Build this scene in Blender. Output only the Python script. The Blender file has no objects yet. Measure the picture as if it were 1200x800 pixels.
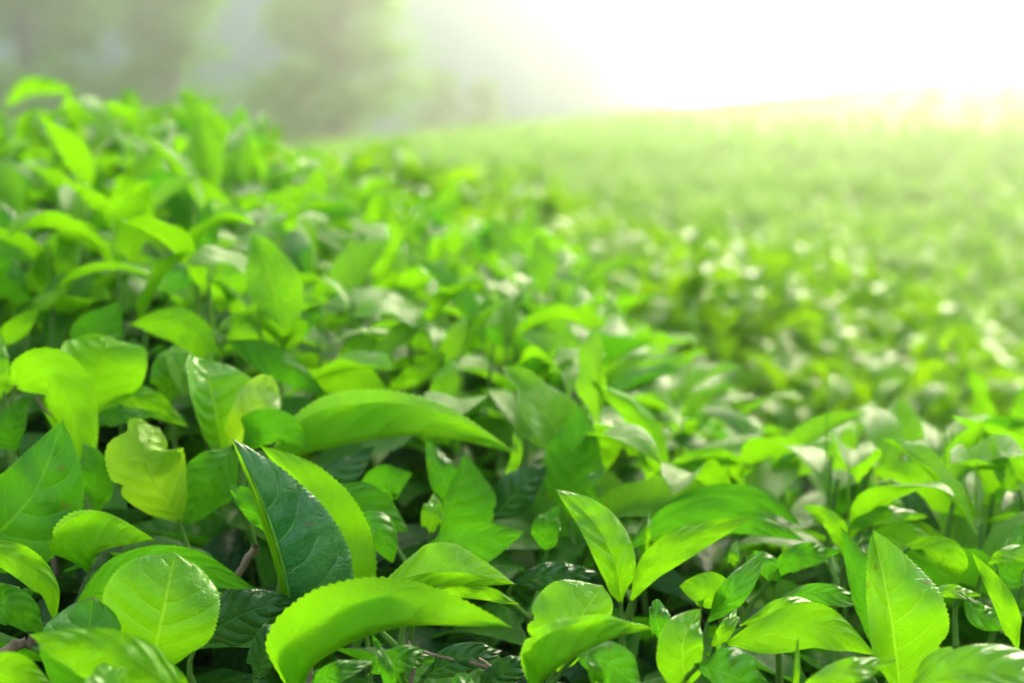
import bpy, math, random
import numpy as np
from mathutils import Vector, Matrix

R = math.radians
rng = np.random.default_rng(11)
random.seed(11)
scene = bpy.context.scene
col = scene.collection

# ------------------------------------------------------------------ camera, sky, sun, exposure
CAM = np.array([0.0, 0.0, 1.15])
PITCH = R(8.19)
FPX = 1200 * 50 / 36.0
cam_d = bpy.data.cameras.new('camera')
cam = bpy.data.objects.new('camera', cam_d)
col.objects.link(cam)
cam.location = CAM
cam.rotation_euler = (math.pi / 2 - PITCH, 0, 0)
cam_d.lens = 50
cam_d.sensor_width = 36
cam_d.clip_start = 0.02
cam_d.clip_end = 3000
cam_d.dof.use_dof = True
cam_d.dof.focus_distance = 0.455
cam_d.dof.aperture_fstop = 8.5
scene.camera = cam

SUN_EL, SUN_AZ = R(25), R(22)          # azimuth measured from the view direction towards the right
world = bpy.data.worlds.new('World')
scene.world = world
world.use_nodes = True
wn = world.node_tree
wn.nodes.clear()
sky = wn.nodes.new('ShaderNodeTexSky')
sky.sky_type = 'NISHITA'
sky.sun_disc = False
sky.sun_elevation = SUN_EL
sky.sun_rotation = SUN_AZ
sky.air_density = 2.0
sky.dust_density = 2.0
sky.ozone_density = 1.0
bg = wn.nodes.new('ShaderNodeBackground')
bg.inputs['Strength'].default_value = 0.15
wo = wn.nodes.new('ShaderNodeOutputWorld')
wn.links.new(sky.outputs[0], bg.inputs[0])
wn.links.new(bg.outputs[0], wo.inputs[0])

sun_d = bpy.data.lights.new('sun', 'SUN')
sun_d.energy = 2.6
sun_d.angle = R(28)
sun_d.color = (1.0, 0.93, 0.70)
sun = bpy.data.objects.new('sun', sun_d)
col.objects.link(sun)
sun_dir = Vector((math.sin(SUN_AZ) * math.cos(SUN_EL), math.cos(SUN_AZ) * math.cos(SUN_EL), math.sin(SUN_EL)))
sun.rotation_euler = sun_dir.to_track_quat('Z', 'Y').to_euler()

scene.view_settings.view_transform = 'Standard'
scene.view_settings.look = 'None'
scene.view_settings.exposure = 1.86
scene.view_settings.gamma = 1.0
scene.render.engine = 'CYCLES'
scene.cycles.use_denoising = True
scene.cycles.max_bounces = 8
scene.cycles.diffuse_bounces = 4
scene.cycles.glossy_bounces = 3
scene.cycles.transmission_bounces = 6
scene.cycles.volume_bounces = 2
scene.cycles.sample_clamp_indirect = 6

# ------------------------------------------------------------------ picture <-> place
c_, s_ = math.cos(PITCH), math.sin(PITCH)
RIGHT, UP, FWD = np.array([1.0, 0, 0]), np.array([0, s_, c_]), np.array([0, c_, -s_])


def at(px, py, d):
    return CAM + RIGHT * ((px - 600) / FPX * d) - UP * ((py - 400) / FPX * d) + FWD * d


def project(p):
    q = np.asarray(p) - CAM
    d = q @ FWD
    return 600 + FPX * (q @ RIGHT) / d, 400 - FPX * (q @ UP) / d, d


LD = [.30, .36, .40, .45, .50, .55, .62, .75, .85, 1.0, 1.15, 1.4, 1.6]
LY = [1000, 880, 800, 700, 600, 500, 400, 305, 262, 218, 182, 150, 142]
MD = [.30, .36, .40, .46, .53, .60, .68, .80, 1.0, 1.25, 1.6, 2.0]
MY = [1000, 880, 800, 700, 600, 520, 460, 405, 355, 312, 278, 256]
RD = [.30, .36, .40, .46, .56, .65, .75, .85, 1.0, 1.6]
RY = [1000, 880, 800, 700, 600, 555, 535, 525, 518, 505]


def smooth(a, b, x):
    t = np.clip((x - a) / (b - a), 0, 1)
    return t * t * (3 - 2 * t)


def surf_y(px, d):
    l, m, r = np.interp(d, LD, LY), np.interp(d, MD, MY), np.interp(d, RD, RY)
    return m + smooth(540, 200, px) * (l - m) + smooth(600, 900, px) * (r - m)


def crest(px):
    return float(np.interp(px, [-200, 230, 560, 720, 900, 1400], [1.42, 1.46, 1.75, 1.35, .90, .88]))


_dd = np.linspace(.36, 1.8, 289)


def d0(px, py):
    y = surf_y(px, _dd)
    lim = crest(px) - .04
    ok = np.nonzero(y <= py)[0]
    return min(_dd[ok[0]] if len(ok) else lim, lim)


# ------------------------------------------------------------------ materials
def nt(m):
    m.use_nodes = True
    t = m.node_tree
    t.nodes.clear()
    return t


def node(t, typ, **kw):
    n = t.nodes.new(typ)
    for k, v in kw.items():
        if k.startswith('i_'):
            key = k[2:]
            n.inputs[int(key) if key.isdigit() else key].default_value = v
        else:
            setattr(n, k, v)
    return n


def math_n(t, op, a, b=None, c=None):
    n = t.nodes.new('ShaderNodeMath')
    n.operation = op
    for i, v in enumerate((a, b, c)):
        if v is None:
            continue
        if isinstance(v, (int, float)):
            n.inputs[i].default_value = v
        else:
            t.links.new(v, n.inputs[i])
    return n.outputs[0]


def mix_c(t, f, a, b, typ='MIX'):
    n = t.nodes.new('ShaderNodeMix')
    n.data_type = 'RGBA'
    n.blend_type = typ
    for i, v in ((0, f), (6, a), (7, b)):
        if isinstance(v, (int, float)):
            n.inputs[i].default_value = v
        elif isinstance(v, tuple):
            n.inputs[i].default_value = v if len(v) == 4 else (*v, 1)
        else:
            t.links.new(v, n.inputs[i])
    return n.outputs[2]


def ramp01(t, v, lo, hi):
    n = node(t, 'ShaderNodeMapRange', interpolation_type='SMOOTHSTEP')
    n.inputs[1].default_value = lo
    n.inputs[2].default_value = hi
    t.links.new(v, n.inputs[0])
    return n.outputs[0]


def leaf_material(name, ca, cb, under, trans, vein, tfac, rough, bump=.5, spec=.5, detail=True):
    """ca/cb: range of blade colour; under: underside colour; trans: light passing through; vein: rib colour"""
    m = bpy.data.materials.new(name)
    t = nt(m)
    L = t.links.new
    oi = node(t, 'ShaderNodeObjectInfo')
    at_ = node(t, 'ShaderNodeAttribute', attribute_name='rnd')
    rnd = math_n(t, 'FRACT', math_n(t, 'ADD', oi.outputs['Random'], at_.outputs['Fac']))
    rnd2 = math_n(t, 'FRACT', math_n(t, 'MULTIPLY', rnd, 7.31))
    base = mix_c(t, rnd, ca, cb)
    geo = node(t, 'ShaderNodeNewGeometry')
    nrm = None
    if detail:
        uv = node(t, 'ShaderNodeUVMap', uv_map='UVMap')
        sep = node(t, 'ShaderNodeSeparateXYZ')
        L(uv.outputs[0], sep.inputs[0])
        u, v = sep.outputs[0], math_n(t, 'MULTIPLY_ADD', sep.outputs[1], 2.0, -1.0)
        av = math_n(t, 'ABSOLUTE', v)
        sd = math_n(t, 'SIGN', v)
        tc = node(t, 'ShaderNodeTexCoord')
        nz = node(t, 'ShaderNodeTexNoise', i_Scale=90.0, i_Detail=3.0)
        L(tc.outputs['Object'], nz.inputs['Vector'])
        nzf = nz.outputs[0]
        wob = math_n(t, 'MULTIPLY_ADD', nzf, .5, -.25)
        # side veins sweep from the midrib towards the tip
        ph = math_n(t, 'MULTIPLY', u, 6.5)
        ph = math_n(t, 'SUBTRACT', ph, math_n(t, 'MULTIPLY', math_n(t, 'POWER', av, 1.5), 1.5))
        ph = math_n(t, 'ADD', ph, math_n(t, 'MULTIPLY', sd, .22))
        ph = math_n(t, 'ADD', ph, wob)
        pp = math_n(t, 'PINGPONG', ph, .5)
        side = math_n(t, 'SUBTRACT', 1.0, ramp01(t, pp, .004, .030))
        side = math_n(t, 'MULTIPLY', side, ramp01(t, av, .98, .55))
        mid = math_n(t, 'SUBTRACT', 1.0, ramp01(t, av, .018, .055))
        # fine net between the side veins
        vo = node(t, 'ShaderNodeTexVoronoi', feature='DISTANCE_TO_EDGE', i_Scale=420.0)
        L(tc.outputs['Object'], vo.inputs['Vector'])
        net = math_n(t, 'SUBTRACT', 1.0, ramp01(t, vo.outputs[0], .0, .09))
        vn = math_n(t, 'MAXIMUM', mid, math_n(t, 'MULTIPLY', side, .85))
        vn = math_n(t, 'MAXIMUM', vn, math_n(t, 'MULTIPLY', net, .12))
        # uneven pigment, paler margin
        nb = node(t, 'ShaderNodeTexNoise', i_Scale=32.0, i_Detail=2.0)
        L(tc.outputs['Object'], nb.inputs['Vector'])
        blotch = ramp01(t, nb.outputs[0], .35, .7)
        base = mix_c(t, math_n(t, 'MULTIPLY', blotch, .45), base, vein)
        base = mix_c(t, vn, base, vein)
        edge = ramp01(t, av, .93, 1.0)
        base = mix_c(t, math_n(t, 'MULTIPLY', edge, .55), base, vein)
        # a few brown flecks
        sp = node(t, 'ShaderNodeTexNoise', i_Scale=140.0, i_Detail=1.0)
        L(tc.outputs['Object'], sp.inputs['Vector'])
        fle = math_n(t, 'MULTIPLY', ramp01(t, sp.outputs[0], .71, .77), .8)
        base = mix_c(t, fle, base, (.10, .055, .015))
        tip = math_n(t, 'MULTIPLY', ramp01(t, math_n(t, 'ADD', u, math_n(t, 'MULTIPLY', wob, .12)), .955, .985), math_n(t, 'GREATER_THAN', rnd2, .62))
        base = mix_c(t, math_n(t, 'MULTIPLY', tip, .85), base, (.13, .075, .02))
        # quilted relief: blade swells between sunken veins
        swell = math_n(t, 'MULTIPLY', pp, math_n(t, 'SUBTRACT', 1.0, math_n(t, 'POWER', av, 4.0)))
        swell = math_n(t, 'SQRT', math_n(t, 'ADD', swell, .002))
        hgt = math_n(t, 'MULTIPLY_ADD', swell, 1.3, math_n(t, 'MULTIPLY', nzf, .8))
        hgt = math_n(t, 'MULTIPLY_ADD', net, -.10, hgt)
        hgt = math_n(t, 'SUBTRACT', hgt, math_n(t, 'MULTIPLY', mid, .5))
        bp = node(t, 'ShaderNodeBump', i_Strength=bump, i_Distance=.002)
        L(hgt, bp.inputs['Height'])
        nrm = bp.outputs[0]
    colr = mix_c(t, geo.outputs['Backfacing'], base, mix_c(t, .75, base, under))
    bs = node(t, 'ShaderNodeBsdfPrincipled')
    L(colr, bs.inputs['Base Color'])
    rg = math_n(t, 'MULTIPLY_ADD', rnd2, .12, rough)
    rg = math_n(t, 'MULTIPLY_ADD', geo.outputs['Backfacing'], .22, rg)
    L(rg, bs.inputs['Roughness'])
    bs.inputs['IOR'].default_value = 1.45
    L(math_n(t, 'MULTIPLY_ADD', geo.outputs['Backfacing'], -.7 * spec, spec), bs.inputs['Specular IOR Level'])
    tr = node(t, 'ShaderNodeBsdfTranslucent')
    L(mix_c(t, .6, colr, trans), tr.inputs['Color'])
    if nrm is not None:
        L(nrm, bs.inputs['Normal'])
    mx = node(t, 'ShaderNodeMixShader', i_0=tfac)
    L(bs.outputs[0], mx.inputs[1])
    L(tr.outputs[0], mx.inputs[2])
    out = node(t, 'ShaderNodeOutputMaterial')
    L(mx.outputs[0], out.inputs['Surface'])
    return m


MAT = {}
MAT['y'] = leaf_material('young_leaf', (.060, .27, .003), (.120, .34, .004), (.14, .38, .006), (.26, .68, .002), (.24, .48, .02), .42, .14, .65, .34)
MAT['m'] = leaf_material('grown_leaf', (.024, .155, .004), (.055, .22, .005), (.07, .25, .008), (.12, .50, .003), (.12, .33, .02), .38, .13, .7, .30)
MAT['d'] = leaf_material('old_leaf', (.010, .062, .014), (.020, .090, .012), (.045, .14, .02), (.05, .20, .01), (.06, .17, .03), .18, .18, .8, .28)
MAT['t'] = leaf_material('deep_green_leaf', (.014, .105, .030), (.014, .105, .030), (.05, .2, .03), (.03, .20, .012), (.13, .34, .06), .16, .24, .9, .5)
MAT['yy'] = leaf_material('sunburnt_leaf', (.15, .34, .006), (.19, .37, .008), (.22, .42, .01), (.34, .66, .006), (.28, .42, .04), .42, .24, .6, .7)
MAT['far'] = leaf_material('glow_tinted_field_leaf', (.070, .235, .001), (.16, .34, .001), (.16, .35, .002), (.35, .68, .001), (.2, .4, .02), .45, .26, spec=.25, detail=False)  # yellow of the sun glow is put into the field leaves' colour
MAT['tree'] = leaf_material('tree_leaf', (.075, .24, .016), (.13, .32, .025), (.13, .30, .025), (.26, .58, .03), (.1, .2, .02), .5, .6, spec=.2, detail=False)


def bark_material(name, a, b, scale=60, green=None):
    m = bpy.data.materials.new(name)
    t = nt(m)
    L = t.links.new
    tc = node(t, 'ShaderNodeTexCoord')
    nz = node(t, 'ShaderNodeTexNoise', i_Scale=float(scale), i_Detail=5.0)
    L(tc.outputs['Object'], nz.inputs['Vector'])
    c = mix_c(t, ramp01(t, nz.outputs[0], .35, .65), a, b)
    bs = node(t, 'ShaderNodeBsdfPrincipled', i_Roughness=.75)
    L(c, bs.inputs['Base Color'])
    bp = node(t, 'ShaderNodeBump', i_Strength=.6, i_Distance=.002)
    L(nz.outputs[0], bp.inputs['Height'])
    L(bp.outputs[0], bs.inputs['Normal'])
    out = node(t, 'ShaderNodeOutputMaterial')
    L(bs.outputs[0], out.inputs['Surface'])
    return m


MAT['stem'] = bark_material('green_stem', (.06, .17, .012), (.11, .24, .02), 40)
MAT['bark'] = bark_material('tea_bark', (.10, .065, .035), (.22, .16, .10), 120)
MAT['dry'] = bark_material('dry_twig', (.11, .07, .04), (.24, .16, .10), 150)
MAT['trunk'] = bark_material('tree_bark', (.08, .06, .045), (.18, .14, .10), 3)
MAT['soil'] = bark_material('soil', (.035, .024, .014), (.07, .05, .03), 14)
MAT['hill'] = bark_material('hazed_wooded_hill', (.085, .15, .16), (.12, .19, .21), .2)  # pale blue of the hazy air is painted into the hill's colour


# ------------------------------------------------------------------ helpers
def link(name, data, parent=None):
    o = bpy.data.objects.new(name, data)
    col.objects.link(o)
    if parent is not None:
        o.parent = parent
    return o


def tag(o, label=None, category=None, group=None, kind=None):
    for k, v in (('label', label), ('category', category), ('group', group), ('kind', kind)):
        if v:
            o[k] = v
    return o


def raw_mesh(name, V, Fq, mat, uv=None, rnd=None):
    """quads only, from numpy arrays"""
    me = bpy.data.meshes.new(name)
    V = np.asarray(V, dtype=np.float32)
    Fq = np.asarray(Fq, dtype=np.int32)
    me.vertices.add(len(V))
    me.vertices.foreach_set('co', V.ravel())
    me.loops.add(Fq.size)
    me.loops.foreach_set('vertex_index', Fq.ravel())
    me.polygons.add(len(Fq))
    me.polygons.foreach_set('loop_start', np.arange(0, Fq.size, 4, dtype=np.int32))
    me.polygons.foreach_set('use_smooth', np.ones(len(Fq), dtype=bool))
    if uv is not None:
        l = me.uv_layers.new(name='UVMap')
        l.data.foreach_set('uv', np.asarray(uv, dtype=np.float32)[Fq.ravel()].ravel())
    if rnd is not None:
        a = me.attributes.new('rnd', 'FLOAT', 'FACE')
        a.data.foreach_set('value', np.asarray(rnd, dtype=np.float32))
    me.update(calc_edges=True)
    me.validate()
    me.materials.append(mat)
    return me


PROF = {
    'n': ([0, .05, .13, .25, .38, .5, .62, .75, .86, .94, 1], [.05, .12, .40, .76, .96, 1, .93, .70, .42, .19, .02]),
    'r': ([0, .07, .18, .35, .52, .66, .78, .88, .95, 1], [.06, .22, .52, .82, .98, 1, .92, .70, .42, .05]),
    'b': ([0, .05, .12, .22, .34, .48, .62, .75, .87, 1], [.10, .45, .80, .97, 1, .90, .72, .50, .27, .02]),
    'l': ([0, .06, .18, .35, .5, .65, .8, .92, 1], [.06, .18, .58, .93, 1, .88, .58, .25, .02]),
}


def profile(kind, u):
    x, y = PROF[kind]
    g = np.interp(np.linspace(-.1, 1.1, 241), x, y)
    k = np.ones(13) / 13
    g = np.convolve(np.pad(g, 6, mode='edge'), k, 'valid')
    w = np.interp(u, np.linspace(-.1, 1.1, 241), g)
    return w * np.clip((1 - u) / .05, 0, 1) ** .6


def spline(P, n):
    P = np.asarray(P, dtype=float)
    Q = np.vstack([2 * P[0] - P[1], P, 2 * P[-1] - P[-2]])
    out = []
    for i in range(1, len(Q) - 2):
        a, b, c, d = Q[i - 1], Q[i], Q[i + 1], Q[i + 2]
        t = np.linspace(0, 1, 24, endpoint=False)[:, None]
        out.append(.5 * ((2 * b) + (c - a) * t + (2 * a - 5 * b + 4 * c - d) * t ** 2 + (3 * b - a - 3 * c + d) * t ** 3))
    out = np.vstack(out + [P[-1][None]])
    s = np.r_[0, np.cumsum(np.linalg.norm(np.diff(out, axis=0), axis=1))]
    q = np.linspace(0, s[-1], n)
    return np.stack([np.interp(q, s, out[:, k]) for k in range(3)], 1), s[-1]


def norm(a):
    return a / np.maximum(np.linalg.norm(a, axis=-1, keepdims=True), 1e-9)


def leaf_arrays(mid, Pv, Fv, wl, wr, al, ar, cl=0., cr=0., prof='n', ns=5, teeth=.035, wave=(0, 3, 0), torn=None, flip=False, seed=0):
    """mid: points along the midrib; Pv/Fv: directions to the left edge and away from the viewer; al/ar: angle of each half (deg)
    turned away from the viewer at the rib; cl/cr: further turn by the edge."""
    n = len(mid)
    u = np.linspace(0, 1, n)
    w = profile(prof, u)
    S = np.r_[np.linspace(0, .88, ns), 1.0]
    cols = []
    lr = np.random.default_rng(seed)
    for side, W, A, C in ((-1, wr, ar, cr), (1, wl, al, cl)):
        A = np.interp(u, np.linspace(0, 1, len(A)), A) if np.ndim(A) else np.full(n, float(A))
        pos = np.zeros((n, 3))
        prev = 0
        lst = []
        for k, s in enumerate(S):
            if k == 0:
                lst.append(mid.copy())
                continue
            a = np.radians(A + C * (s + prev) / 2)[:, None]
            st = (s - prev) * W * w
            pos = pos + (side * np.cos(a) * Pv + np.sin(a) * Fv) * st[:, None]
            p = mid + pos
            if k == len(S) - 1 and teeth:
                e = np.where(np.arange(n) % 2 == 1, teeth, -teeth * .3) * W * np.clip(w * 2.2, 0, 1)
                p = p + (side * np.cos(a) * Pv + np.sin(a) * Fv) * e[:, None]
            if wave[0]:
                ph = 1.7 if side > 0 else 0
                p = p - Fv * (wave[0] * s ** 2 * np.sin(u * wave[1] * 2 * np.pi + wave[2] + ph) * np.clip(w * 1.5, 0, 1))[:, None]
            lst.append(p)
            prev = s
        cols.append(lst)
    if torn:
        for lst in cols:
            for (uc, du, dep) in torn:
                k = np.exp(-((u - uc - lr.uniform(-.05, .05)) / du) ** 2) * dep
                for j in range(len(lst) - 1, 1, -1):
                    lst[j] = lst[j] * (1 - k[:, None]) + lst[1] * k[:, None]
    g = cols[0][::-1] + cols[1][1:]                      # right edge ... rib ... left edge
    vv = np.r_[-S[::-1], S[1:]]
    V = np.stack(g, 1)                                   # n, m, 3
    m = V.shape[1]
    UV = np.stack([np.repeat(u[:, None], m, 1), np.repeat((vv * .5 + .5)[None], n, 0)], -1)
    idx = np.arange(n * m).reshape(n, m)
    a, b, c, d = idx[:-1, :-1], idx[1:, :-1], idx[1:, 1:], idx[:-1, 1:]
    F = np.stack([a, b, c, d] if not flip else [a, d, c, b], -1).reshape(-1, 4)
    return V.reshape(-1, 3), F, UV.reshape(-1, 2)


def tube_arrays(P, r, k=6):
    P = np.asarray(P, dtype=float)
    n = len(P)
    r = np.interp(np.linspace(0, 1, n), np.linspace(0, 1, len(r)), r) if np.ndim(r) else np.full(n, r)
    T = norm(np.gradient(P, axis=0))
    ref = np.array([0.31, 0.17, .93]) if abs(T[0][2]) < .8 else np.array([1.0, .2, .1])
    A = norm(np.cross(T, ref))
    B = np.cross(T, A)
    an = np.arange(k) / k * 2 * np.pi
    V = P[:, None] + r[:, None, None] * (np.cos(an)[None, :, None] * A[:, None] + np.sin(an)[None, :, None] * B[:, None])
    idx = np.arange(n * k).reshape(n, k)
    nx = np.roll(idx, -1, 1)
    F = np.stack([idx[:-1], nx[:-1], nx[1:], idx[1:]], -1).reshape(-1, 4)
    return V.reshape(-1, 3), F


def merge(parts):
    Vs, Fs, o = [], [], 0
    for V, F in parts:
        Vs.append(V)
        Fs.append(F + o)
        o += len(V)
    return np.vstack(Vs), np.vstack(Fs)


# ------------------------------------------------------------------ terrain, hill, haze
def rise(x, y):
    return np.clip((y - 6) / 19, 0, 1.0) ** 1.5 * np.clip(.62 + .10 * np.clip(x, -5, 9), .1, 2)


def canopy_z(x, y):
    return 1.15 - .43 + rise(x, y) + .42 * smooth(1.2, -.6, x) * smooth(8, 1.5, y)


def ground_z(x, y):
    return canopy_z(x, y) - .74


gx = np.r_[-600, -200, -80, np.linspace(-40, 40, 61), 80, 200, 600]
gy = np.r_[-200, -60, -20, np.linspace(-8, 60, 69), 90, 160, 320, 900]
X, Y = np.meshgrid(gx, gy, indexing='ij')
Z = ground_z(X, Y) + .04 * np.sin(X * 1.7) * np.cos(Y * 1.3)
idx = np.arange(X.size).reshape(X.shape)
F = np.stack([idx[:-1, :-1], idx[1:, :-1], idx[1:, 1:], idx[:-1, 1:]], -1).reshape(-1, 4)
tag(link('ground', raw_mesh('ground', np.stack([X, Y, Z], -1).reshape(-1, 3), F, MAT['soil'])), kind='structure')

# far wooded hill: its shoulder comes down to the right
hx = np.linspace(-170, 120, 117)
hy = np.linspace(0, 1, 31)
X, T = np.meshgrid(hx, hy, indexing='ij')
ridge = np.interp(hx, [-170, -90, -40, -2, 8, 13, 16, 19, 23, 28, 46, 120], [46, 44, 38, 30, 24, 17.5, 12.5, 8, 5, 3, 1, 0])
hr = np.random.default_rng(3)
bump = sum(hr.uniform(.3, 1) / k * np.sin(hx * .11 * k + hr.uniform(0, 6)) for k in range(1, 7))
prof = np.sin(np.clip(T, 0, 1) * np.pi) ** .8
fade = np.clip(ridge / 8, 0, 1)
Z = (ridge + bump * .6 * fade)[:, None] * prof - 2.5 * (1 - fade)[:, None] + (.7 * fade)[:, None] * np.sin(X * .8 + T * 40) * np.cos(T * 63 + X * .3) * prof
Yh = 46 + T * 24
idx = np.arange(X.size).reshape(X.shape)
F = np.stack([idx[:-1, :-1], idx[1:, :-1], idx[1:, 1:], idx[:-1, 1:]], -1).reshape(-1, 4)
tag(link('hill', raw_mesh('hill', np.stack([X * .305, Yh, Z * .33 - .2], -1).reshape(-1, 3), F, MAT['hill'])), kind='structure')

# ------------------------------------------------------------------ near tea bushes: leaf by leaf
NEAR = [
    ((-.20, .50), 'sharp near tea bush at the lower left with the big dark veined leaf'),
    ((.16, .50), 'sharp near tea bush at the lower right with the tall glossy upright leaf'),
    ((-.30, .86), 'softly blurred tea bush rising behind the lower left bush'),
    ((.02, .82), 'tea bush in the middle with broad leaves just behind the focus'),
    ((.30, .80), 'blurred tea bush at the right edge with a tall upright sprig'),
    ((-.42, 1.28), 'tea bush crowning the upper left slope against the hazy trees'),
    ((-.12, 1.22), 'blurred tea bush on the slope below the feathery tree'),
    ((.12, 1.12), 'blurred tea bush where the slope turns down to the field'),
    ((-.06, 1.58), 'blurred tea bush at the far end of the front slope beside the field'),
]
bushes = []
for (bx, by), lab in NEAR:
    e = link('tea_bush', None)
    e.location = (bx, by, ground_z(bx, by) + .0)
    tag(e, lab, 'tea bush', 'near tea bushes of the front row')
    bushes.append({'o': e, 'c': np.array([bx, by]), 'n': 0, 'rest': []})


def bush_of(p):
    return min(bushes, key=lambda b: (b['c'][0] - p[0]) ** 2 + (b['c'][1] - p[1]) ** 2)


def child(name, me, parent, world_loc=None, rot=None, scale=None):
    """parent keeps no rotation, so a child's place is its world place less its parent's"""
    o = link(name, me, parent)
    off = Vector((0, 0, 0))
    p = parent
    while p is not None:
        off += p.location
        p = p.parent
    o.location = (Vector(world_loc) if world_loc is not None else off) - off
    if rot is not None:
        o.rotation_euler = rot
    if scale is not None:
        o.scale = scale
    return o


# hero leaves: midrib in picture points base -> tip, half widths, half angles, tone, options
# dz: cm farther (+) or nearer (-) than the canopy surface there; un: the underside faces us
H = []


def h(pts, wl, wr, al, ar, tone='y', **kw):
    H.append((pts, wl, wr, al, ar, tone, kw))


# lower left
h([(15, 452), (58, 442), (86, 492), (96, 592)], 34, 40, 0, 35, 'y', un=1, dz=-1, prof='b')
h([(101, 480), (113, 448), (122, 412), (126, 392)], 50, 52, 0, 0, 'y', un=1, dz=-2.0, prof='r', cl=-30, cr=-25, wave=(.0045, 1.6, 1))
h([(112, 436), (122, 400), (139, 352)], 40, 30, 15, 40, 'm', un=1, dz=1)
h([(150, 380), (205, 377), (238, 402), (243, 452)], 20, 26, 20, 10, 'y', dz=1.5, un=1)
h([(200, 472), (200, 440), (206, 400)], 24, 22, 10, 10, 'y', dz=2.2)
h([(260, 531), (254, 490), (245, 448), (240, 420)], 46, 54, -45, 15, 'y', dz=.3, prof='r', cl=-30, cr=10)
h([(270, 530), (294, 488), (319, 439)], 26, 26, -15, -5, 'yy', dz=-.5, prof='r')
h([(285, 526), (325, 508), (365, 528)], 34, 14, 0, 40, 'm', dz=.3, un=1, prof='b')
h([(277, 518), (248, 560), (216, 614)], 36, 36, 25, 20, 'm', dz=1.0, un=1)
h([(343, 748, 1.2), (333, 672, .2), (308, 590, -.4), (272, 513, 0)], 30, 84, 88, -4, 't', dz=-2.2, prof='b', cr=30, teeth=.02)
h([(342, 752, 1.3), (330, 672, .2), (304, 590, -.4), (271, 513, 0)], 6, 6, 10, 10, 'y', dz=-2.1, prof='l', teeth=0)  # added bright strip imitating the dark leaf's backlit left half, no separate leaf
h([(428, 735), (402, 655), (352, 570), (305, 522)], 30, 46, 60, 10, 'y', dz=-.6, un=1)
h([(318, 543), (400, 522), (500, 510), (606, 532)], 46, 70, -2, 150, 'y', dz=-1.0, un=1, prof='b', cl=14, wave=(.0022, 2.3, 1))
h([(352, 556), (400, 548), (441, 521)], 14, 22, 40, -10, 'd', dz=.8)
h([(322, 630), (295, 594), (270, 573)], 13, 20, 20, 10, 'm', dz=-1.2, un=1)
h([(212, 612), (186, 572), (168, 528), (186, 500, 1)], 44, 46, 5, 5, 'yy', dz=-.8, un=1, prof='r', torn=[(.8, .05, .45), (.55, .03, .25)], wave=(.002, 2, 0))
h([(104, 670), (118, 646), (182, 632)], 52, 60, 0, 150, 'y', dz=-1.0, un=1, prof='b', cl=10)
h([(-50, 672), (0, 622), (42, 572), (74, 492)], 46, 66, 15, 0, 'm', dz=-.6, cl=-22, prof='n')
h([(-40, 632), (22, 655), (56, 688), (64, 724)], 17, 20, 10, 15, 'y', dz=-1.5, un=1)
h([(-30, 705), (15, 712), (52, 742)], 24, 22, 10, 10, 'm', dz=-.5, un=1)
h([(78, 722), (140, 672), (215, 660), (301, 690)], 22, 34, 15, 10, 'm', dz=-.3, un=1)
h([(175, 795), (186, 742), (196, 695), (205, 648)], 72, 64, -14, -22, 'y', dz=-2.2, prof='r', cl=34, cr=46)
h([(95, 835), (103, 770), (108, 698)], 56, 40, -10, -20, 'm', dz=-1.4, prof='r', cl=35, cr=60)
h([(250, 850), (165, 778), (95, 753), (34, 743)], 44, 32, 0, 30, 'y', dz=-3.6, un=1)
h([(128, 862), (126, 815), (122, 776)], 26, 26, 5, 5, 'y', dz=-4.2, prof='r')
h([(-40, 805), (10, 786), (62, 802)], 24, 24, 10, 20, 'y', dz=-2.5, un=1)
h([(-20, 690), (20, 700), (40, 690)], 14, 14, 10, 20, 'm', dz=.3)
# centre front
h([(346, 818), (378, 772), (470, 735), (601, 735)], 74, 50, -4, 160, 'y', dz=-2.6, un=1, prof='b', cl=10, wave=(.0024, 1.9, 2))
h([(434, 700), (500, 688), (560, 686), (603, 684)], 58, 20, 22, -150, 'y', dz=-.8, prof='n', cl=10)
h([(500, 690), (560, 690), (610, 708)], 8, 12, 20, 10, 'y', dz=-.3, un=1)
h([(484, 652), (550, 634), (613, 622)], 22, 34, 15, 10, 'm', dz=.3, un=1)
h([(513, 630), (532, 586), (544, 530)], 17, 50, 45, -5, 'm', dz=.5, un=1)
h([(448, 604), (450, 574), (483, 554)], 28, 20, 10, 20, 'm', dz=1.6, un=1)
h([(532, 602), (520, 560), (500, 514)], 18, 18, 20, 20, 'm', dz=2)
h([(505, 628), (507, 602), (509, 574)], 14, 13, 10, 10, 'y', dz=1)
h([(378, 570), (430, 590), (479, 622)], 24, 24, 15, 10, 'm', dz=1.6, un=1)
h([(405, 630), (440, 620), (462, 662)], 22, 20, 20, 10, 'm', dz=1.8)
h([(593, 563), (607, 532), (602, 505)], 9, 8, 20, -40, 'y', dz=.6)
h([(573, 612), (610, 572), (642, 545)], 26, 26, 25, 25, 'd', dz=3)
h([(668, 612), (673, 545), (682, 472)], 37, 34, 8, 12, 'm', dz=.5, un=1, prof='n')
h([(702, 592), (690, 568), (709, 545)], 7, 11, 20, 10, 'm', dz=.2)
h([(765, 608), (774, 545), (748, 482), (689, 444)], 24, 16, 5, 40, 'y', dz=.3, un=1)
h([(728, 710), (722, 662), (697, 612), (652, 573)], 25, 28, -25, 20, 'y', dz=-1.4, prof='l')
h([(737, 708), (762, 664), (808, 632), (880, 606)], 20, 20, 20, 12, 'y', dz=-1.3, un=1, prof='n')
h([(732, 645), (795, 602), (870, 604), (946, 634)], 17, 24, 20, 10, 'm', dz=.6, un=1)
h([(755, 608), (825, 582), (895, 586), (942, 618)], 15, 18, 20, 15, 'm', dz=1.5, un=1)
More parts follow.
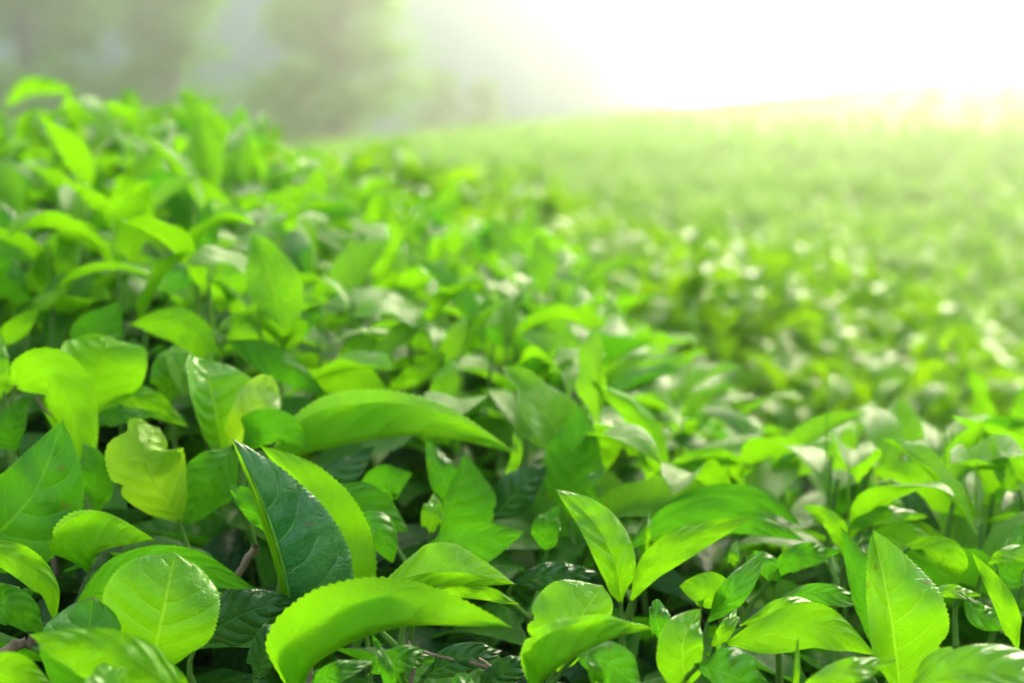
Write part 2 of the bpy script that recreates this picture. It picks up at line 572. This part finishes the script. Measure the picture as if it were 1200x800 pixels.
h([(772, 580), (798, 548), (838, 535), (874, 541)], 13, 18, 15, 10, 'y', dz=1.5, un=1)
h([(835, 530), (868, 538), (901, 551)], 13, 14, 50, -20, 'y', dz=2)
h([(648, 790), (668, 742), (706, 686)], 56, 34, 5, -8, 'y', dz=-1.4, prof='r', torn=[(.45, .03, .16)], cl=12, cr=12)
h([(622, 815), (655, 782), (708, 752), (767, 735)], 40, 54, -5, 158, 'y', dz=-2.4, un=1, prof='b')
h([(672, 762), (715, 778), (758, 815)], 28, 26, 25, 5, 'm', dz=-1.5)
h([(704, 812), (698, 785), (687, 760)], 10, 8, 10, 10, 'y', dz=-1.8)
h([(807, 815), (800, 772), (804, 742), (824, 710)], 32, 26, -10, 15, 'y', dz=-1.8, cl=-20)
h([(778, 760), (770, 728), (764, 703)], 10, 22, 20, -30, 'm', dz=-1.4, cr=-40)
h([(812, 778), (850, 788), (908, 816)], 34, 24, 20, 10, 'm', dz=-1.0)
h([(826, 732), (857, 694), (896, 645)], 15, 18, 10, 5, 'm', dz=-1.2, prof='l')
h([(845, 715), (832, 692), (794, 686)], 22, 24, 10, 15, 'y', dz=-.3, un=1)
h([(845, 755), (903, 743), (960, 733), (1028, 768)], 28, 26, 15, -5, 'y', dz=-1.0, un=1)
h([(868, 732), (930, 712), (984, 730)], 16, 14, 35, 0, 'y', dz=-.2)
h([(903, 678), (934, 652), (987, 645)], 15, 16, 20, 5, 'm', dz=.3, un=1)
h([(918, 697), (962, 694), (1015, 704)], 12, 14, 20, 5, 'm', dz=.8)
h([(930, 815), (934, 785), (935, 748)], 4, 4, 30, 30, 'y', dz=-1.5)
h([(836, 757), (850, 736), (863, 714)], 8, 10, 10, 5, 'y', dz=-.5)
h([(859, 664), (861, 648), (863, 632)], 7, 6, 10, 5, 'y', dz=.5)
h([(868, 652), (896, 660), (916, 684)], 13, 13, 10, 5, 'm', dz=.8)
h([(758, 650), (760, 622), (761, 595)], 4, 3, 30, 30, 'y', dz=-1)
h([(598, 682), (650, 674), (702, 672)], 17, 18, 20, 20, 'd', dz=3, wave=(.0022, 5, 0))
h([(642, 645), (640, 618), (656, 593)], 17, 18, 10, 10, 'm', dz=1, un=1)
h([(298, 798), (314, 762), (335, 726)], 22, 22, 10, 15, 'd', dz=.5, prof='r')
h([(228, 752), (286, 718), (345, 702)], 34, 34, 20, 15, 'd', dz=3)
h([(358, 808), (398, 786), (441, 774)], 14, 12, 25, 0, 'm', dz=-.5)
h([(462, 825), (453, 782), (436, 742)], 9, 10, 20, 40, 'm', dz=-.5)
h([(545, 845), (545, 815), (545, 785)], 22, 20, 10, 10, 'm', dz=-1.5, prof='r')
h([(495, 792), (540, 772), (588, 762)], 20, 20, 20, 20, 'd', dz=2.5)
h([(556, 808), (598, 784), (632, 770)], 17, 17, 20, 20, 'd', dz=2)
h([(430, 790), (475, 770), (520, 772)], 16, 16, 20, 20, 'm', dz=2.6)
# right
h([(1056, 822), (1047, 745), (1038, 690), (1023, 619)], 34, 66, -45, -14, 'y', dz=-1.6, prof='n', cl=10, cr=40, wave=(.0025, 2.2, .5))
h([(1024, 760), (1008, 692), (985, 617)], 12, 28, 20, 10, 'm', dz=-.2, un=1)
h([(992, 655), (976, 612), (937, 590)], 11, 12, 10, 10, 'y', dz=-.3, un=1)
h([(928, 820), (985, 789), (1054, 771)], 16, 16, 25, 5, 'y', dz=-2.4)
h([(1056, 812), (1115, 790), (1190, 790), (1275, 820)], 36, 24, 28, -10, 'y', dz=-2.2)
h([(1070, 805), (1096, 778), (1125, 763)], 14, 16, 20, 5, 'y', dz=-1.6)
h([(1078, 695), (1114, 690), (1154, 698)], 9, 10, 50, -5, 'y', dz=.2)
h([(1193, 765), (1176, 706), (1138, 645)], 12, 14, 10, 10, 'y', dz=-.3, un=1)
h([(1150, 662), (1188, 646), (1245, 652)], 11, 13, 45, -10, 'y', dz=.3)
h([(1010, 632), (1058, 622), (1106, 640)], 12, 18, 25, 5, 'y', dz=.6, un=1)
h([(1062, 638), (1108, 650), (1126, 684)], 20, 16, 15, 10, 'y', dz=.5, un=1)
h([(978, 622), (1030, 601), (1090, 605)], 11, 13, 45, -5, 'y', dz=1)
h([(1197, 572), (1195, 505), (1206, 436)], 14, 18, 10, 10, 'y', dz=-9, un=1)
h([(1197, 575), (1180, 560), (1160, 512)], 10, 12, 10, 10, 'y', dz=-8)
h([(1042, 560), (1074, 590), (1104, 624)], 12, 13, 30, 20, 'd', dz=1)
h([(888, 562), (930, 538), (982, 528), (1040, 556)], 15, 24, 30, 5, 'y', dz=0)
h([(1018, 548), (1082, 565), (1150, 608)], 24, 26, 20, 10, 'y', dz=0, un=1)
h([(1130, 690), (1150, 720), (1200, 730)], 14, 16, 20, 10, 'm', dz=2)
h([(1150, 600), (1170, 560), (1158, 520)], 10, 14, 10, 10, 'y', dz=1)
h([(1200, 690), (1185, 660), (1200, 610)], 16, 16, 10, 20, 'm', dz=1)
# left, behind
h([(-5, 402), (18, 382), (47, 360)], 10, 16, -20, 10, 'y', dz=-.5, un=1)
h([(4, 462), (20, 440), (59, 427)], 7, 8, 30, 10, 'y', dz=-2.5)
h([(4, 462), (12, 440), (31, 421)], 8, 7, 10, 10, 'y', dz=-2.6)
h([(0, 475), (-3, 432), (2, 388)], 13, 13, 10, 10, 'y', dz=-2.2)
h([(22, 530), (14, 502), (34, 463)], 20, 16, 10, 20, 'm', dz=-1, un=1)
h([(116, 602), (110, 556), (97, 518)], 16, 22, 10, 10, 'm', dz=0, un=1)
h([(94, 496), (140, 487), (190, 484)], 13, 11, 40, -5, 'm', dz=1)
h([(118, 458), (168, 468), (222, 500)], 17, 16, 20, 10, 'y', dz=1.5, un=1)
h([(100, 548), (130, 550), (156, 562)], 17, 17, 15, 10, 'm', dz=1.5)
h([(262, 398), (320, 418), (386, 466)], 17, 22, 30, 0, 'm', dz=.5, un=1)
h([(362, 452), (408, 443), (458, 462)], 22, 20, 10, 10, 'y', dz=1.2, un=1)
h([(257, 420), (288, 380), (340, 350), (390, 352)], 16, 26, 30, -10, 'y', dz=.5)
h([(300, 402), (340, 385), (377, 367)], 18, 19, 10, 5, 'm', dz=0, un=1)
h([(273, 374), (268, 342), (251, 307)], 8, 30, 20, -10, 'y', dz=1, prof='r')
h([(178, 338), (214, 321), (251, 328)], 16, 18, 45, 0, 'm', dz=1)
h([(267, 278), (298, 246), (340, 235), (379, 262)], 11, 15, 20, 5, 'y', dz=0, un=1)
h([(47, 352), (66, 308), (95, 256)], 24, 25, -5, 15, 'y', dz=0)
h([(-8, 348), (-2, 292), (0, 236)], 26, 29, 10, 10, 'm', dz=-1, prof='r')
h([(98, 262), (145, 284), (182, 332)], 11, 15, 20, 0, 'y', dz=1, un=1)
h([(18, 362), (55, 350), (87, 331)], 8, 11, 30, -10, 'y', dz=-.5)
h([(30, 362), (22, 332), (14, 302)], 11, 9, 10, 10, 'm', dz=-1)
h([(150, 216), (195, 214), (220, 250), (229, 302)], 17, 20, 20, 5, 'm', dz=0, un=1)
h([(228, 312), (239, 275), (246, 234)], 16, 18, 10, 10, 'm', dz=-1, un=1)
h([(4, 128), (34, 100), (92, 106)], 10, 13, 20, 5, 'y', dz=0, un=1)
h([(34, 224), (44, 196), (64, 174)], 22, 20, 10, 10, 'y', dz=-1, un=1)
h([(-4, 198), (20, 214), (44, 248)], 13, 13, 10, 10, 'm', dz=-1, un=1)
h([(148, 197), (170, 178), (194, 158)], 15, 18, 20, 0, 'y', dz=-1)
h([(520, 492), (525, 455), (533, 418)], 21, 14, 10, 20, 'y', dz=.3)
h([(452, 458), (490, 437), (527, 424)], 11, 12, 20, 10, 'y', dz=1, un=1)
h([(538, 492), (555, 476), (574, 461)], 13, 13, 10, 10, 'm', dz=1, un=1)
h([(588, 494), (610, 450), (655, 407)], 17, 18, 10, 10, 'y', dz=0, un=1)
h([(608, 452), (630, 482), (649, 518)], 14, 15, 15, 10, 'y', dz=.5, un=1)
h([(428, 396), (488, 394), (560, 425)], 19, 14, 25, 5, 'y', dz=0)
h([(533, 336), (576, 370), (602, 434)], 14, 17, 15, 10, 'm', dz=0, un=1)
h([(436, 316), (480, 340), (537, 402)], 17, 18, 15, 5, 'y', dz=0, un=1)
h([(393, 422), (425, 411), (467, 432)], 20, 20, 15, 10, 'y', dz=1, un=1)

hero_nodes = []
for i, (pts, wl, wr, al, ar, tone, kw) in enumerate(H):
    mx = np.mean([p[0] for p in pts])
    my = np.mean([p[1] for p in pts])
    d = d0(float(np.clip(mx, 0, 1200)), float(np.clip(my, 0, 800))) + kw.get('dz', 0) * .01 + .004
    bow = [.6] + [-.3] * (len(pts) - 2) + [.4]
    P3 = [at(p[0], p[1], d + .01 * (p[2] if len(p) > 2 else bow[k])) for k, p in enumerate(pts)]
    mid, length = spline(P3, 81 if my > 420 else 45)
    T = norm(np.gradient(mid, axis=0))
    vd = norm(mid - CAM)
    Fv = norm(vd - (vd * T).sum(1, keepdims=True) * T)
    Pv = np.cross(T, Fv)
    k = d / FPX
    if not kw.get('un') and 'cl' not in kw and tone in 'ymd' and d < .75:
        al, ar, kw = al - 24, ar - 24, dict(kw, cl=40, cr=40)
    wv = kw.get('wave', (.0017, 1.3 + .4 * (i % 5), i * 1.3))
    V, F, UV = leaf_arrays(mid, Pv, Fv, wl * k, wr * k, al, ar, kw.get('cl', 8 if i % 2 else -8), kw.get('cr', 8), kw.get('prof', 'n'), 5,
                           kw.get('teeth', .030 if d < .7 else .018), wv, kw.get('torn') or ([(.2 + .6 * ((i * .37) % 1), .012 + .01 * (i % 3), .10)] if i % 9 == 4 else None), bool(kw.get('un')), i)
    hq = np.random.default_rng(900 + i)
    nzv = sum(a_ * np.sin(V @ hq.normal(0, f_, 3) + hq.uniform(0, 6)) for a_, f_ in ((.0007, 90), (.0006, 150), (.0004, 260), (.00025, 420)))
    V = V + np.repeat(-Fv, V.shape[0] // len(mid), 0) * nzv[:, None]
    base = mid[0]
    hero_nodes.append((base, V, F, UV, tone, T[0]))

# leaves whose bases are close share one shoot
shoots = []
for hn in hero_nodes:
    for s in shoots:
        if np.linalg.norm(s[0][0] - hn[0]) < .028:
            s.append(hn)
            break
    else:
        shoots.append([hn])
for s in shoots:
    c = np.mean([q[0] for q in s], 0)
    b = bush_of(c)
    away = FWD * np.array([1, 1, 0])
    foot = c + np.array([rng.uniform(-.015, .015), .02 + rng.uniform(0, .03), -.11])
    node_ = c + np.array([0, .006, -.022])
    parts = []
    P_, _ = spline([foot, foot * .4 + node_ * .6 + [rng.uniform(-.004, .004), .004, 0], node_], 8)
    parts.append(tube_arrays(P_, [.0021, .0015, .0012]))
    for q in s:
        P_, _ = spline([node_, node_ * .4 + q[0] * .6 - q[5] * .004, q[0] + q[5] * .002], 6)
        parts.append(tube_arrays(P_, [.0012, .0009, .0007], 5))
    V, F = merge(parts)
    so = child('shoot', raw_mesh('shoot', V - c, F, MAT['stem']), b['o'], c)
    for (base, V, F, UV, tone, _) in s:
        child('leaf', raw_mesh('leaf', V - base, F, MAT[tone], UV), so, base)
        b['n'] += 1

# ------------------------------------------------------------------ leaf kinds for the rest of the canopy
def local_leaf(seed, n=29, ns=3, wide=.19, teeth=.03):
    q = np.random.default_rng(seed)
    bend = q.uniform(.0, 1.2)
    uu = np.linspace(0, 1, n)
    ang = q.uniform(.1, .5) - bend * uu * 1.6 - (q.uniform(0, .5) * uu ** 3)
    side = q.uniform(-.25, .25) * uu
    st = 1 / (n - 1)
    mid = np.zeros((n, 3))
    for k in range(1, n):
        mid[k] = mid[k - 1] + st * np.array([math.sin(side[k]), math.cos(ang[k]) * math.cos(side[k]), math.sin(ang[k])])
    T = norm(np.gradient(mid, axis=0))
    vd = np.tile([0, 0, -1.0], (n, 1))
    Fv = norm(vd - (vd * T).sum(1, keepdims=True) * T)
    Pv = np.cross(T, Fv)
    fold = -q.uniform(8, 48)
    w = wide * q.uniform(.9, 1.25)
    return leaf_arrays(mid, Pv, Fv, w, w * q.uniform(.85, 1.1), fold + q.uniform(-8, 8), fold + q.uniform(-8, 8), q.uniform(-15, 40), q.uniform(-15, 40),
                       q.choice(['n', 'n', 'r', 'l']), ns, teeth, (q.uniform(.004, .03), q.uniform(1, 3), q.uniform(0, 6)), None, False, seed)


VAR = {}
for tone in ('y', 'm', 'd'):
    VAR[tone] = [raw_mesh('leaf', *local_leaf(100 + k)[:2], MAT[tone], local_leaf(100 + k)[2]) for k in range(14)]
LOW = [local_leaf(300 + k, 6, 1, teeth=0) for k in range(10)]         # few faces, for masses of leaves
BUD = raw_mesh('leaf', *(lambda a: a[:2])(leaf_arrays(
    np.stack([np.zeros(12), .12 * np.linspace(0, 1, 12) ** 2, np.linspace(0, 1, 12)], 1), np.tile([-1.0, 0, 0], (12, 1)), np.tile([0, 1.0, 0], (12, 1)),
    .10, .10, 55, 55, 60, 60, 'l', 2, 0)), MAT['y'])


def euler_from(az, tilt, roll):
    """leaf along +Y; turned up by tilt, rolled about its own rib, swung to azimuth az"""
    m = Matrix.Rotation(az, 3, 'Z') @ Matrix.Rotation(tilt, 3, 'X') @ Matrix.Rotation(roll, 3, 'Y')
    return m


STEMS = []
for k in range(6):
    q = np.random.default_rng(k)
    P_, _ = spline([(0, 0, -.10), (q.uniform(-.006, .006), q.uniform(-.006, .006), -.05), (0, 0, 0), (q.uniform(-.004, .004), q.uniform(-.004, .004), .045)], 9)
    STEMS.append(raw_mesh('shoot', *tube_arrays(P_, [.0022, .0016, .0009], 5), MAT['stem']))


def hero_zone(px):
    return np.interp(px, [-200, 0, 250, 450, 650, 900, 1200, 1400], [340, 350, 400, 450, 540, 600, 625, 630])


def add_leaf(b, so, base, az, tilt, roll, L, tone, g=None):
    m = euler_from(az, tilt, roll)
    if b['n'] < 300 and g is None:
        me = random.choice(VAR[tone])
        child('leaf', me, so, base, m.to_euler(), (L, L, L))
        b['n'] += 1
    else:
        b['rest'].append((base, np.array(m) * L, tone))


# top flush of shoots over the slope behind the sharp leaves
n_try = 0
placed = []
cand = []
while len(cand) < 3600:
    d = math.sqrt(rng.uniform(.48 ** 2, 1.78 ** 2))
    px = rng.uniform(-160, 1360)
    lim = crest(px)
    if d > lim:
        continue
    py = float(surf_y(px, d))
    cand.append((px, py, d))
for px, py, d in cand:
    p = at(px, py, d)
    if any((p[0] - q[0]) ** 2 + (p[1] - q[1]) ** 2 < .033 ** 2 for q in placed):
        continue
    if py > hero_zone(px) - 15:
        continue
    placed.append(p)
placed.sort(key=lambda p: p[1])
for p in placed:
    b = bush_of(p)
    base = p + np.array([0, 0, -.045 + rng.uniform(-.012, .012)])
    so = child('shoot', random.choice(STEMS), b['o'], base)
    a0 = rng.uniform(0, 6.28)
    nl = rng.integers(3, 6)
    for k in range(nl):
        t = k / max(nl - 1, 1)
        az = a0 + k * 2.4 + rng.uniform(-.4, .4)
        tilt = rng.uniform(-.15, .4) + t * .6
        L = (.088 - .03 * t) * rng.uniform(.82, 1.15)
        tone = 'y' if rng.random() < .55 + .4 * t else 'm'
        add_leaf(b, so, base + np.array([0, 0, -.03 + .07 * t]), az, tilt, rng.uniform(-.5, .5), L, tone)
    if rng.random() < .6:
        child('bud', BUD, so, base + np.array([0, 0, .044]), None, (.03, .03, .03))

# grown leaves deeper in, under the flush (also below the sharp leaves)
for b in bushes:
    b['n2'] = 0
cand = []
for _ in range(4200):
    d = math.sqrt(rng.uniform(.36 ** 2, 1.78 ** 2))
    px = rng.uniform(-200, 1400)
    lim = crest(px) + .02
    if d > lim:
        continue
    cand.append((px, float(surf_y(px, d)), d))
cand.sort(key=lambda c: c[2])
for px, py, d in cand:
    hz = py > hero_zone(px) - 15
    dep = rng.uniform(.042, .095) if hz else rng.uniform(.035, .12)
    p = at(px, py, d) + np.array([0, .0, -dep])
    b = bush_of(p)
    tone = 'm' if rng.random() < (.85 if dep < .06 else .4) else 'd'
    if b['n'] < 300 and dep < .075:
        so = None
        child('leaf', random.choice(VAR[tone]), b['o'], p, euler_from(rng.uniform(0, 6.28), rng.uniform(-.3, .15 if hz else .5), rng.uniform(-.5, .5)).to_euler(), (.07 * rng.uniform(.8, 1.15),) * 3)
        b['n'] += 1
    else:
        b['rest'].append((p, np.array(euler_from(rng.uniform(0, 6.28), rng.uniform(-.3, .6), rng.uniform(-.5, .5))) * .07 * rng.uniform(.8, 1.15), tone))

# inner leaves and the bush sides: uncounted mass
for b in bushes:
    for _ in range(900):
        a, r = rng.uniform(0, 6.28), .34 * math.sqrt(rng.random())
        x, y = b['c'][0] + r * math.cos(a), b['c'][1] + r * math.sin(a)
        px, py, d = project((x, y, 1.05))
        if d < .2:
            continue
        dd = min(max(d, .3), 1.8)
        top = at(px, float(surf_y(np.clip(px, -200, 1400), dd)), dd)[2]
        top = min(top, 1.19)
        if d > crest(px) + .04:
            top -= min(.35, (d - crest(px) - .04) * .9)
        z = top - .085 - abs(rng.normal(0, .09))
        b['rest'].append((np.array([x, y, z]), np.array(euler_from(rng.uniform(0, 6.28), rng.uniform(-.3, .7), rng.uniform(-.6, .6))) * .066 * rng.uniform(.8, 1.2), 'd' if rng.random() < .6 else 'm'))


def leaf_mass(name, items, mat, origin):
    Vs, Fs, Us, Rs, o = [], [], [], [], 0
    for k, (p, M) in enumerate(items):
        V, F, UV = LOW[k % len(LOW)]
        Vs.append(V @ M.T + (p - origin))
        Fs.append(F + o)
        Us.append(UV)
        Rs.append(np.full(len(F), random.random()))
        o += len(V)
    return raw_mesh(name, np.vstack(Vs), np.vstack(Fs), mat, np.vstack(Us), np.concatenate(Rs))


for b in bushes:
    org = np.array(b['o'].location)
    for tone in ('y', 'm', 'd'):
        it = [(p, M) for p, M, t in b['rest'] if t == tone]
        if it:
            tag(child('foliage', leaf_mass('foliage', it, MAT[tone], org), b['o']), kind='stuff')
    # woody frame below the leaves
    c = b['c']
    gz = float(ground_z(c[0], c[1]))
    for k in range(14):
        a, r = rng.uniform(0, 6.28), rng.uniform(.05, .28)
        x, y = c[0] + r * math.cos(a), c[1] + r * math.sin(a)
        px, py, d = project((x, y, 1.05))
        if d < .3:
            continue
        dd = min(d, 1.75)
        z = min(at(px, float(surf_y(px, dd)), dd)[2], 1.18) - rng.uniform(.05, .09)
        P_, _ = spline([(0, 0, 0), ((x - c[0]) * .25, (y - c[1]) * .25, (z - gz) * .35), ((x - c[0]) * .75 + rng.uniform(-.03, .03), (y - c[1]) * .75, (z - gz) * .75), (x - c[0], y - c[1], z - gz)], 14)
        child('branch', raw_mesh('branch', *tube_arrays(P_, [.012, .008, .004, .0012], 7), MAT['bark']), b['o'])

# dry twigs caught between the leaves
for pts, r in (([(590, 795), (560, 778), (520, 770), (498, 762)], .0008), ([(362, 800), (368, 770), (380, 755)], .0008), ([(300, 640), (282, 668), (262, 700), (245, 722)], .0015),
               ([(483, 800), (486, 770), (478, 750)], .0008), ([(620, 792), (585, 785), (560, 770)], .0008), ([(42, 465), (56, 483), (78, 492)], .0007),
               ([(540, 800), (552, 770), (555, 752)], .0009), ([(0, 770), (20, 755), (45, 750)], .0022)):
    dd = d0(pts[1][0], pts[1][1]) + (.022 if pts[0] != (42, 465) else -.018)
    P3 = [at(x, y, dd + .003 * k) for k, (x, y) in enumerate(pts)]
    P_, _ = spline(P3, 14)
    P_ = P_ + rng.normal(0, r * .25, P_.shape)
    b = bush_of(P_[0])
    child('twig', raw_mesh('twig', *tube_arrays(P_ - P_[0], [r, r * .6], 6), MAT['dry']), b['o'], P_[0])

# ------------------------------------------------------------------ tea field behind
def dome_bush(seed, n):
    q = np.random.default_rng(seed)
    items = []
    for _ in range(n):
        a, r = q.uniform(0, 6.28), .60 * math.sqrt(q.random())
        top = .74 - .16 * (r / .60) ** 2.5 + .03 * math.sin(a * 3 + seed) + .035 * math.sin(r * 20 + a * 2)
        z = top - abs(q.normal(0, .05)) if q.random() < .8 else top - q.uniform(0, .3)
        up = q.uniform(-.1, 1.0)
        M = np.array(euler_from(q.uniform(0, 6.28), up, q.uniform(-.6, .6))) * .068 * q.uniform(.75, 1.25)
        items.append((np.array([r * math.cos(a), r * math.sin(a), z]), M))
    return items


FB = [leaf_mass('foliage', dome_bush(40 + k, 2600), MAT['far'], np.zeros(3)) for k in range(4)]
FW = []
for k in range(3):
    parts = []
    for j in range(9):
        a = j * .7 + k
        P_, _ = spline([(0, 0, 0), (.08 * math.cos(a), .08 * math.sin(a), .25), (.32 * math.cos(a), .32 * math.sin(a), .6)], 7)
        parts.append(tube_arrays(P_, [.014, .008, .004], 5))
    FW.append(raw_mesh('stems', *merge(parts), MAT['bark']))
FIELD_VAR = [raw_mesh('leaf', *local_leaf(500 + k, 9, 2, teeth=0)[:2], MAT['far'], local_leaf(500 + k, 9, 2, teeth=0)[2]) for k in range(8)]
spots = []
row = 0
y = 1.45
while y < 15:
    half = .38 * y + .8
    x = -half + (row % 2) * .4
    while x < half:
        X_, Y_ = x + rng.uniform(-.08, .08), y + rng.uniform(-.08, .08)
        mound = min(math.hypot(b['c'][0] - X_, b['c'][1] - Y_) for b in bushes)
        if mound > .47:
            spots.append((X_, Y_))
        x += .70
    y += .62
    row += 1
for i, (x, y) in enumerate(spots):
    e = link('tea_bush', None)
    e.location = (x, y, float(ground_z(x, y)))
    sc = random.uniform(.95, 1.06)
    tag(e, 'clipped tea bush out of focus in the field behind the front row', 'tea bush', 'tea bushes of the blurred field')
    f = child('foliage', FB[i % 4], e)
    f.rotation_euler.z = random.uniform(0, 6.28)
    f.scale = (1, 1, sc)
    tag(f, kind='stuff')
    w = child('stems', FW[i % 3], e)
    w.rotation_euler.z = random.uniform(0, 6.28)
    if y < 4.6:
        for k in range(70 if y < 3 else 40):
            a, r = rng.uniform(0, 6.28), .52 * math.sqrt(rng.random())
            z = .745 * sc - .16 * (r / .60) ** 2.5 + rng.uniform(-.01, .03)
            m = euler_from(rng.uniform(0, 6.28), rng.uniform(-.1, 1.0), rng.uniform(-.5, .5))
            o = link('leaf', FIELD_VAR[k % 8], e)
            o.location = (r * math.cos(a), r * math.sin(a), z)
            o.rotation_euler = m.to_euler()
            o.scale = (.066,) * 3

# beyond, the rows merge into one mass
items = []
for _ in range(90000):
    y = 14.6 + 28 * rng.random() ** 1.4
    x = rng.uniform(-.45 * y - 2, .45 * y + 2)
    z = float(canopy_z(x, y)) + .05 * math.sin(x * 5.1 + math.sin(y * 1.1)) * math.sin(y * 4.3) - abs(rng.normal(0, .05))
    items.append((x, y, z))
items = np.array(items)
K = len(items)
q = rng.uniform(0, 6.28, K)
tl = rng.uniform(-.2, 1.0, K)
Lf = rng.uniform(.09, .15, K)
ax = np.stack([np.cos(q) * np.cos(tl), np.sin(q) * np.cos(tl), np.sin(tl)], 1)
sd = np.stack([-np.sin(q), np.cos(q), rng.uniform(-.4, .4, K)], 1)
p0 = items
V = np.stack([p0, p0 + ax * (Lf * .5)[:, None] + sd * (Lf * .22)[:, None], p0 + ax * Lf[:, None], p0 + ax * (Lf * .5)[:, None] - sd * (Lf * .22)[:, None]], 1).reshape(-1, 3)
F = np.arange(K * 4).reshape(-1, 4)
gy = np.linspace(14.4, 44, 120)
gu = np.linspace(-.5, .5, 90)
Yg, Ug = np.meshgrid(gy, gu, indexing='ij')
Xg = Ug * (Yg * .95 + 4)
Zg = canopy_z(Xg, Yg) - .06 + .05 * np.sin(Xg * 5.1) * np.sin(Yg * 4.3)
ix = np.arange(Xg.size).reshape(Xg.shape)
Fg = np.stack([ix[:-1, :-1], ix[:-1, 1:], ix[1:, 1:], ix[1:, :-1]], -1).reshape(-1, 4)
o = link('tea_field', raw_mesh('tea_field', np.vstack([V, np.stack([Xg, Yg, Zg], -1).reshape(-1, 3)]), np.vstack([F, Fg + len(V)]), MAT['far'], None, rng.random(K + len(Fg))))
tag(o, 'far part of the tea field fading into haze', 'tea field', kind='stuff')


# ------------------------------------------------------------------ hazy trees along the field edge
def tree(x, y, hgt, wid, seed, label, low=.03, n=16000):
    q = np.random.default_rng(seed)
    z0 = float(ground_z(x, y)) + .4
    e = link('tree', None)
    e.location = (x, y, z0)
    tag(e, label, 'tree', 'hazy trees beyond the tea field')
    lean = q.uniform(-.2, .2, 2)
    top = np.array([lean[0], lean[1], hgt])
    P_, _ = spline([(0, 0, -.6), (lean[0] * .2, lean[1] * .1, hgt * .4), top], 14)
    child('trunk', raw_mesh('trunk', *tube_arrays(P_, [.3, .2, .04], 8), MAT['trunk']), e)
    parts, leaves = [], []
    for k in range(70):
        t = q.uniform(low, .97)
        a = q.uniform(0, 6.28)
        Lb = wid * .5 * (1.08 - t) ** .55 * q.uniform(.6, 1.15)
        s = np.array([lean[0] * t, lean[1] * t, hgt * t])
        end = s + np.array([math.cos(a) * Lb, math.sin(a) * Lb, Lb * q.uniform(-.1, .5)])
        mp = (s + end) / 2 + np.array([0, 0, Lb * .12])
        B, _ = spline([s, mp, end], 8)
        parts.append(tube_arrays(B, [.08, .04, .012], 5))
        m = n // 70
        tt = q.beta(2.2, 1.2, m)
        c = np.stack([np.interp(tt, np.linspace(0, 1, 8), B[:, j]) for j in range(3)], 1)
        c += q.normal(0, .09 + .10 * Lb, (m, 3)) * np.array([1, 1, .6])
        leaves.append(c)
    child('limbs', raw_mesh('limbs', *merge(parts), MAT['trunk']), e)
    C = np.vstack(leaves)
    K = len(C)
    ax = norm(q.normal(0, 1, (K, 3)))
    sd = norm(np.cross(ax, q.normal(0, 1, (K, 3))))
    L = (q.uniform(.17, .32, K) * (wid / 6) ** .5)[:, None]
    V = np.stack([C, C + ax * L * .5 + sd * L * .28, C + ax * L, C + ax * L * .5 - sd * L * .28], 1).reshape(-1, 3)
    child('crown', raw_mesh('crown', V, np.arange(K * 4).reshape(-1, 4), MAT['tree'], None, q.random(K)), e)


def xa(px, y):
    return (px - 600) / FPX * y


tree(xa(40, 36), 36, 8.5, 4.6, 1, 'broad hazy tree at the left edge of the sky')
tree(xa(205, 38), 38, 8.4, 3.5, 2, 'slender hazy tree second from the left')
tree(xa(398, 35), 35, 8.5, 4.6, 3, 'feathery hazy tree standing before the blue hill')
tree(xa(512, 44), 44, 2.3, 1.6, 4, 'low pale bush-like tree at the foot of the hill', n=5000)
tree(xa(565, 45), 45, 1.9, 1.5, 5, 'small round tree between the hill and the glow', n=5000)

# ------------------------------------------------------------------ haze
x0, x1, y0, y1, z0, z1 = -620, 620, -210, 910, -2.5, 52
V = [(x, y, z) for x in (x0, x1) for y in (y0, y1) for z in (z0, z1)]
F = [(0, 1, 3, 2), (4, 6, 7, 5), (0, 4, 5, 1), (2, 3, 7, 6), (0, 2, 6, 4), (1, 5, 7, 3)]
me = bpy.data.meshes.new('haze')
me.from_pydata(V, [], F)
hm = bpy.data.materials.new('haze_air')
t = nt(hm)
pv = node(t, 'ShaderNodeVolumePrincipled')
pv.inputs['Color'].default_value = (.95, .97, .96, 1)
pv.inputs['Density'].default_value = .0092
pv.inputs['Anisotropy'].default_value = .875
out = node(t, 'ShaderNodeOutputMaterial')
t.links.new(pv.outputs[0], out.inputs['Volume'])
me.materials.append(hm)
tag(link('haze', me), 'pale haze filling the air over the field', 'haze', kind='stuff')
